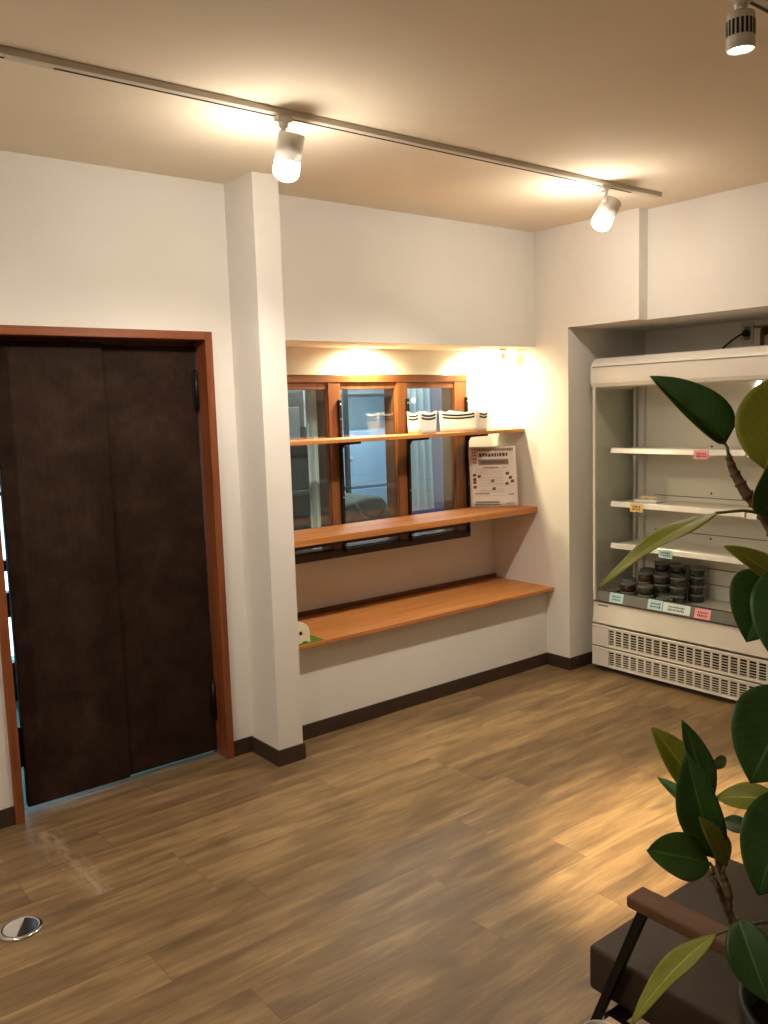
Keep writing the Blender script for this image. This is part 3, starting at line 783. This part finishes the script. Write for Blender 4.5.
# ------------------------------------------------------------------ side table with cup
TX, TY, TZ = 1.213, .908, .45
r = thing('side_table', 'small pale wooden side table at bottom edge, corner showing', 'table', (TX - .13, TY - .1, 0))
MB().box(TX - .26, TX, TY - .20, TY, TZ - .02, TZ, bev=.003).build('table_top', M['tabletop'], r)
for dx in (.03, .23):
    for dy in (.03, .17):
        MB().prism([(TX - dx - .014, TY - dy - .014), (TX - dx + .014, TY - dy - .014), (TX - dx + .014, TY - dy + .014), (TX - dx - .014, TY - dy + .014)], 'z', 0, TZ - .02).build('leg', M['tabletop'], r)
MB().box(TX - .24, TX - .02, TY - .175, TY - .165, TZ - .06, TZ - .02).box(TX - .24, TX - .02, TY - .035, TY - .025, TZ - .06, TZ - .02).box(TX - .235, TX - .225, TY - .18, TY - .02, TZ - .06, TZ - .02).box(TX - .035, TX - .025, TY - .18, TY - .02, TZ - .06, TZ - .02).build('apron', M['tabletop'], r)
cc = (1.089, 0.834, TZ)
r = thing('cup', 'white ceramic cup on the pale side table', 'cup', cc)
MB().lathe([(0, .0005), (.021, .0005), (.024, .003), (.030, .02), (.0325, .045), (.033, .070), (.0318, .0715), (.0305, .069), (.0298, .045), (.027, .022), (.018, .010), (0, .009)], 36, cc).build('bowl', M['ceramic'], r)
MB().tube([V(cc) + V((-.031, -.004, .058)), V(cc) + V((-.052, -.012, .056)), V(cc) + V((-.056, -.014, .036)), V(cc) + V((-.044, -.010, .022)), V(cc) + V((-.029, -.005, .022))], .0045, 10).build('handle', M['ceramic'], r)
MB().lathe([(0, .055), (.0295, .055), (.0295, .0555), (0, .0555)], 30, cc).build('drink', M['coffee'], r)

# ------------------------------------------------------------------ rubber plant
PX, PY, PZ = tuple(at(832, 1010, 1.2))
pl = thing('rubber_plant', 'tall rubber plant with glossy leaves in a black planter', 'plant', (PX, PY, 0))
MB().lathe([(0, 0), (.085, 0), (.092, .006), (.118, PZ - .03), (.122, PZ - .025), (.122, PZ), (.112, PZ), (.108, PZ - .05), (0, PZ - .05)], 40, (PX, PY, 0)).build('planter', M['pot'], pl)
sb = MB(); n = 22; rr = random.Random(5)
gv = [[None] * n for _ in range(n)]
sb.lathe([(0, .006), (.03, .003), (.06, .007), (.09, .002), (.107, 0), (.107, -.01), (0, -.01)], 30, (PX, PY, PZ - .045)).build('soil', M['soil'], pl)


def leaf(base, tip, width, roll=0, fold=.25, bend=.08, under=False, sharp=1.0, mat=None, pet=None, asym=0.0, tipcurl=0.0, fa=None, fb=None, pk=.85):
    """one leaf blade: base and tip points, width, roll about its own midrib; a closed two-faced sheet"""
    B, T = V(base), V(tip); ax = T - B; L = ax.length; ah = ax.normalized()
    v = ((B + T) / 2 - CAM).normalized(); n0 = -(v - ah * v.dot(ah)).normalized()
    nrm = Matrix.Rotation(math.radians(roll), 3, ah) @ n0; sd = nrm.cross(ah)
    nu, nv = 18, 10; b = MB(); bm = b.bm; uvl = bm.loops.layers.uv.new('UVMap'); g = []; uvs = {}
    for i in range(nu + 1):
        u = i / nu
        w_ = width / 2 * max(0.0, (math.sin(math.pi * u ** pk) ** .72)) * (1 if u < .8 else 1 - .25 * ((u - .8) / .2) ** 1.5 * sharp)
        if i == 0: w_ = width * .02
        if i == nu: w_ = width * .006
        c = B + ax * u + nrm * (bend * L * 4 * u * (1 - u)) - nrm * (tipcurl * L * u ** 3)
        row = []
        for j in range(nv + 1):
            s = (j / nv - .5) * 2
            k = w_ * s * (1 + asym * s)
            an = fa if s > 0 else fb
            if an is None: p = c + sd * k + nrm * (fold * abs(k))
            else: p = c + sd * (k * math.cos(math.radians(an))) + nrm * (abs(k) * math.sin(math.radians(an)))
            p = p + nrm * (.012 * L * math.sin(u * 9 + s * 2.2) * abs(s))
            vt = bm.verts.new(p); uvs[vt] = (u, j / nv); row.append(vt)
        g.append(row)
    for i in range(nu):
        for j in range(nv):
            fc = bm.faces.new((g[i][j], g[i][j + 1], g[i + 1][j + 1], g[i + 1][j])); fc.smooth = True
            for lp in fc.loops: lp[uvl].uv = uvs[lp.vert]
    bm.normal_update()
    avg = sum((fc.normal for fc in bm.faces), V())
    if (avg.dot(nrm) > 0) == under: bmesh.ops.reverse_faces(bm, faces=bm.faces)
    top, un_ = (M[mat], M['leafund']) if mat else (M['leaftop'], M['leafund'])
    o = b.build('leaf', [top, un_], pl)
    m = o.modifiers.new('blade', 'SOLIDIFY'); m.thickness = .0009; m.offset = -1; m.material_offset = 1; m.material_offset_rim = 1
    if pet is not None:
        P0 = V(pet); MB().tube([P0, P0.lerp(B, .5) + V((0, 0, .004)), B, B + ax * .06], [.0026, .0021, .0019, .0012], 8).build('petiole', M['petiole'], o)
    return o


# woody stems rise from the soil and lean out towards the light
T0 = V((PX - .01, PY + .01, PZ - .05))
sA = [T0, at(790, 900, 1.22), at(800, 760, 1.22), at(796, 640, 1.20), at(782, 545, 1.19), at(760, 508, 1.19), at(745, 492, 1.19), at(733, 470, 1.20), at(728, 455, 1.20)]
stems = []
T1 = V((PX + .02, PY - .005, PZ - .05))
sB = [T1, at(752, 968, 1.25), at(736, 930, 1.27), at(726, 905, 1.28), at(716, 884, 1.29), at(709, 872, 1.30)]
sC = [at(728, 912, 1.28), at(729, 892, 1.28), at(723, 876, 1.29), at(718, 862, 1.30), at(712, 838, 1.31), at(706, 812, 1.32)]
stems = None
sD = [at(800, 740, 1.22), at(788, 700, 1.18), at(778, 660, 1.16)]
MB().tube(sD, [.008, .007, .005], 10).build('branch', M['stem'], pl)
for nm, pts_, rad in (('trunk', sA, [.012, .011, .0105, .010, .0095, .0085, .0075, .006, .004]), ('branch', sB, [.0085, .0075, .0065, .006, .005, .0035]), ('branch', sC, [.0055, .0052, .0048, .0042, .0034, .0025])):
    q = MB(); P_, R2 = [], []                     # slightly swollen at the old leaf scars
    for a, b_, ra, rb in zip(pts_, pts_[1:], rad, rad[1:]):
        for s_ in (0, .16, .30, .36, .42, .60, .76, .82, .88):
            P_.append(a.lerp(b_, s_)); R2.append((ra + (rb - ra) * s_) * (1.28 if s_ in (.36, .82) else 1.0))
    P_.append(pts_[-1]); R2.append(rad[-1])
    q.tube(P_, R2, 12).build(nm, M['stem'], pl)

k = 1.22
leaf(at(725, 444, 1.20), at(650, 376, 1.22), 0.088, 0, .55, .04, pet=at(729, 456, 1.20), fa=80, fb=-4, tipcurl=.03, pk=.62)
leaf(at(765, 470, 1.13), at(792, 372, 1.15), .112, 12, .10, .04, True, pet=at(772, 505, 1.17))
leaf(at(764, 516, 1.17), at(782, 448, 1.12), .060, 30, .3, .06, pet=at(764, 520, 1.19))
leaf(at(716, 513, 1.14), at(602, 590, 1.10), .060, 68, .10, .05, True, pet=at(768, 514, 1.19), tipcurl=-.03, pk=.62)
leaf(at(790, 588, 1.12), at(724, 546, 1.10), .034, 30, .4, .05, True, pet=at(800, 610, 1.19))
leaf(at(772, 572, 1.12), at(746, 642, 1.08), .088, -8, .28, .10, pet=at(782, 548, 1.17))
leaf(at(786, 566, 1.10), at(768, 652, 1.06), .060, 10, .25, .08, pet=at(786, 552, 1.17))
leaf(at(792, 688, 1.14), at(750, 783, 1.10), .116, -14, .12, .06, pet=at(790, 668, 1.18))
leaf(at(716, 858, 1.29), at(686, 751, 1.26), .064, -10, .30, .06, pet=at(717, 864, 1.30), asym=.06)
leaf(at(709, 806, 1.32), at(682, 720, 1.34), .046, 32, .3, .05, pet=at(708, 818, 1.315))
leaf(at(704, 800, 1.33), at(651, 727, 1.36), .056, 24, .35, .05, True, pet=at(707, 815, 1.315))
leaf(at(702, 814, 1.33), at(657, 777, 1.38), .022, 20, .4, .05, mat='leafyoung', pet=at(708, 824, 1.315))
leaf(at(710, 863, 1.29), at(647, 850, 1.22), .066, 10, .14, .04, mat='leafyoung', sharp=0.2, pk=1.0, pet=at(714, 874, 1.295))
leaf(at(727, 864, 1.28), at(699, 817, 1.25), .036, 30, .35, .05, True, pet=at(722, 874, 1.29))
leaf(at(779, 800, 1.20), at(716, 798, 1.25), .040, 22, .30, .06, True, pet=at(798, 792, 1.22))
leaf(at(752, 830, 1.30), at(722, 820, 1.35), .026, 10, .3, .06, pet=at(792, 840, 1.22))
leaf(at(786, 790, 1.14), at(758, 896, 1.10), .090, -12, .22, .09, pet=at(796, 772, 1.21))
leaf(at(717, 934, 1.20), at(632, 1024, 1.14), .046, 50, .2, .05, True, pet=at(766, 922, 1.24))
leaf(at(738, 918, 1.20), at(770, 1004, 1.15), .064, 6, .18, .06, pet=at(744, 942, 1.26))
leaf(at(712, 768, 1.33), at(726, 757, 1.37), .018, 10, .3, .04, mat='leafyoung', pet=at(707, 812, 1.315))
leaf(at(800, 430, 1.20), at(868, 360, 1.26), .095, 0, .2, .08, pet=at(782, 545, 1.19))
leaf(at(812, 640, 1.25), at(900, 690, 1.25), .095, 0, .2, .08, pet=at(796, 640, 1.20))
leaf(at(812, 800, 1.25), at(880, 870, 1.30), .085, 0, .2, .08, pet=at(799, 780, 1.22))

# ------------------------------------------------------------------ room behind the window
struct('floor_back_room', M['bfloor'], (2.0, 6.0, 3.95, 6.6, -.08, -.002))
struct('ceiling_back_room', M['bceil'], (2.0, 6.0, 3.95, 6.6, 2.2, 2.3))
struct('wall_back_room', M['bwall'], (2.0, 6.0, 6.0, 6.1, 0, 1.70), (5.9, 6.0, 3.95, 6.0, 0, 2.2), (X1 + .2, 5.9, 3.95, 4.0, 0, 2.2))
struct('reflection_band_1', M['bceil'], (2.0, 5.9, 5.94, 6.1, 1.70, 2.2), label='white band standing in for a reflection in the window glass', cat='reflection band')  # white band in place of the main room mirrored in the panes
L = bpy.data.lights.new('back_room_light', 'AREA'); L.shape = 'RECTANGLE'; L.size = 1.1; L.size_y = .25; L.energy = 15; L.color = (.78, .90, 1.0)
lo = bpy.data.objects.new('back_room_light', L); C.objects.link(lo); lo.location = (3.9, 4.9, 2.15)
r = thing('ceiling_light', 'flat cool white ceiling light in the room behind the window', 'light', (3.9, 4.9, 2.2))
MB().box(3.33, 4.47, 4.76, 5.04, 2.165, 2.2, bev=.006).build('housing', M['white2'], r)
MB().box(3.36, 4.44, 4.78, 5.02, 2.157, 2.1655, bev=.003).build('diffuser', M['panel'], r)

# pale blue locker with note slips
r = thing('locker', 'pale blue locker seen through the middle window pane', 'locker', (4.65, 5.75, 0))
MB().box(3.9, 5.3, 5.5, 5.98, .0, 1.40, bev=.006).build('carcass', M['bcab'], r)
for i, (z0, z1) in enumerate(((.06, .50), (.52, .94), (.96, 1.375))):
    for x0, x1 in ((3.92, 4.59), (4.61, 5.28)):
        dr_ = MB().box(x0, x1, 5.482, 5.499, z0, z1, bev=.004).build('door', M['bcab'], r)
        MB().box(x0 + .05, x0 + .13, 5.470, 5.483, z0 + .22, z0 + .24, bev=.003).build('handle', M['alu'], dr_)
for x, z, lb in ((4.56, 1.30, 'upper white note slip stuck on the blue locker'), (4.58, .98, 'lower white note slip stuck on the blue locker')):
    o = MB().box(x - .045, x + .045, 5.478, 5.4815, z - .045, z + .045, bev=.0008).build('note_slip', M['note'], None); tag(o, lb, 'note', 'note slips on the locker')
# table with canvas bundles, its pink copying the shelf's reflection in the panes
r = thing('work_table', 'table behind the middle window pane, coloured pink for a shelf reflection', 'table', (3.75, 4.5, 0))
MB().box(3.05, 4.45, 4.25, 4.85, .72, .76, bev=.004).build('table_top', M['btable'], r)
for x in (3.08, 4.36):
    for y in (4.29, 4.77): MB().box(x, x + .05, y, y + .05, 0, .72, bev=.003).build('leg', M['btable'], r)
r = thing('canvas_bag', 'grey-green canvas bag lying on the work table', 'bag', (3.5, 4.5, .76))
o = MB().prism([(3.12, .762), (3.10, .90), (3.16, .985), (3.32, 1.02), (3.44, 1.01), (3.50, .93), (3.60, .905), (3.66, .87), (3.67, .762)], 'y', 4.33, 4.72).build('sack', M['bag'], r)
bv = o.modifiers.new('soft', 'BEVEL'); bv.width = .03; bv.segments = 3
MB().tube([(3.2, 4.328, .985), (3.26, 4.30, .90), (3.38, 4.305, .86), (3.46, 4.328, .93)], .010, 8).build('strap', M['bdark'], r)
r = thing('storage_crate', 'blue plastic crate on the table behind the right pane', 'crate', (4.15, 4.5, .76))
MB().box(3.80, 4.40, 4.36, 4.66, .7605, .77).box(3.80, 3.81, 4.36, 4.66, .77, .83).box(4.39, 4.40, 4.36, 4.66, .77, .83).box(3.81, 4.39, 4.36, 4.37, .77, .83).box(3.81, 4.39, 4.65, 4.66, .77, .83).build('tub', M['bblue'], r)
MB().box(3.79, 4.41, 4.35, 4.362, .825, .838, bev=.002).box(3.79, 4.41, 4.658, 4.67, .825, .838, bev=.002).build('rim', M['bblue'], r)
# steel rack on the left with boxes
RX = .36
r = thing('steel_rack', 'grey-green steel rack behind the left window pane', 'rack', (2.95 + RX, 5.2, 0))
for z in (.10, .55, 1.0, 1.33): MB().box(2.45 + RX, 3.28 + RX, 4.95, 5.45, z, z + .03, bev=.003).build('rack_shelf', M['bdark'], r)
for x in (2.45 + RX, 3.25 + RX):
    for y in (4.95, 5.42): MB().box(x, x + .03, y, y + .03, 0, 1.95, bev=.002).build('post', M['bdark'], r)
MB().box(2.48 + RX, 3.25 + RX, 5.435, 5.448, .1, 1.9).build('back_sheet', M['bdark'], r)
o = MB().box(2.95 + RX, 3.24 + RX, 5.0, 5.35, 1.361, 1.46, bev=.004).build('carton', M['bbox'], None); tag(o, 'flat grey carton on the steel rack behind left pane', 'box', 'cartons on the steel rack')
r = thing('carton', 'tall white carton standing on the flat grey carton', 'box', (3.1 + RX, 5.15, 1.461), 'cartons on the steel rack')
MB().prism([(2.95 + RX, 1.4615), (3.24 + RX, 1.4615), (3.24 + RX, 1.62), (3.19 + RX, 1.74), (2.97 + RX, 1.74), (2.95 + RX, 1.70)], 'y', 5.02, 5.3).build('box_body', M['bboxw'], r)
MB().box(3.10 + RX, 3.15 + RX, 5.0175, 5.0195, 1.575, 1.60).build('mark', M['bdark'], r)
o = MB().box(2.6 + RX, 2.9 + RX, 5.0, 5.35, 1.361, 1.60, bev=.004).build('carton', M['bbox'], None); tag(o, 'square grey carton on the rack, left of white carton', 'box', 'cartons on the steel rack')
for x0, x1, z, lb in ((2.60 + RX, 3.18 + RX, .58, 'low grey carton on the second shelf of the steel rack'), (2.62 + RX, 3.15 + RX, 1.03, 'wide grey carton on the third shelf of the steel rack')):
    o = MB().box(x0, x1, 5.0, 5.38, z + .001, z + .22, bev=.004).build('carton', M['bdark'], None); tag(o, lb, 'box', 'cartons on the steel rack')


def curtain(label, x0, x1, y, z0, z1, flare=0.0, folds=7, lean=0.0):
    b = MB(); bm = b.bm; nx, nz = folds * 8, 14; g = []
    for j in range(nz + 1):
        v = j / nz; row = []
        for i in range(nx + 1):
            u = i / nx
            row.append(bm.verts.new((x0 + (x1 - x0) * u * (1 - flare * v) + lean * (1 - v) ** 2, y + .022 * math.sin(u * folds * 2 * math.pi) * (1 - .3 * v), z0 + (z1 - z0) * v)))
        g.append(row)
    for j in range(nz):
        for i in range(nx): bm.faces.new((g[j][i], g[j][i + 1], g[j + 1][i + 1], g[j + 1][i])).smooth = True
    o = b.build('curtain', M['curtain'], None); tag(o, label, 'curtain', 'curtains in the back room')
    m = o.modifiers.new('cloth', 'SOLIDIFY'); m.thickness = .003
    return o


curtain('pale green curtain hanging behind the left window pane', 2.72, 2.95, 4.10, .05, 2.15, .35, 4, .02)
curtain('pale curtain hanging behind the right window pane', 4.05, 4.42, 4.93, .05, 2.15, .1, 5)
MB_ = MB().box(4.42, 5.9, 4.95, 5.0, 0, 2.2).build('wall_partition', M['bwall2'], None); tag(MB_, None, None, None, 'structure')
# ------------------------------------------------------------------ sky outside the entrance, exposure
wd = bpy.data.worlds.new('world'); S.world = wd; wd.use_nodes = True
bg = wd.node_tree.nodes['Background']; bg.inputs[0].default_value = (.62, .85, 1.0, 1); bg.inputs[1].default_value = 2.5
S.view_settings.view_transform = 'Standard'; S.view_settings.look = 'None'; S.view_settings.exposure = 0.9; S.view_settings.gamma = 1.0
S.view_settings.use_curve_mapping = False
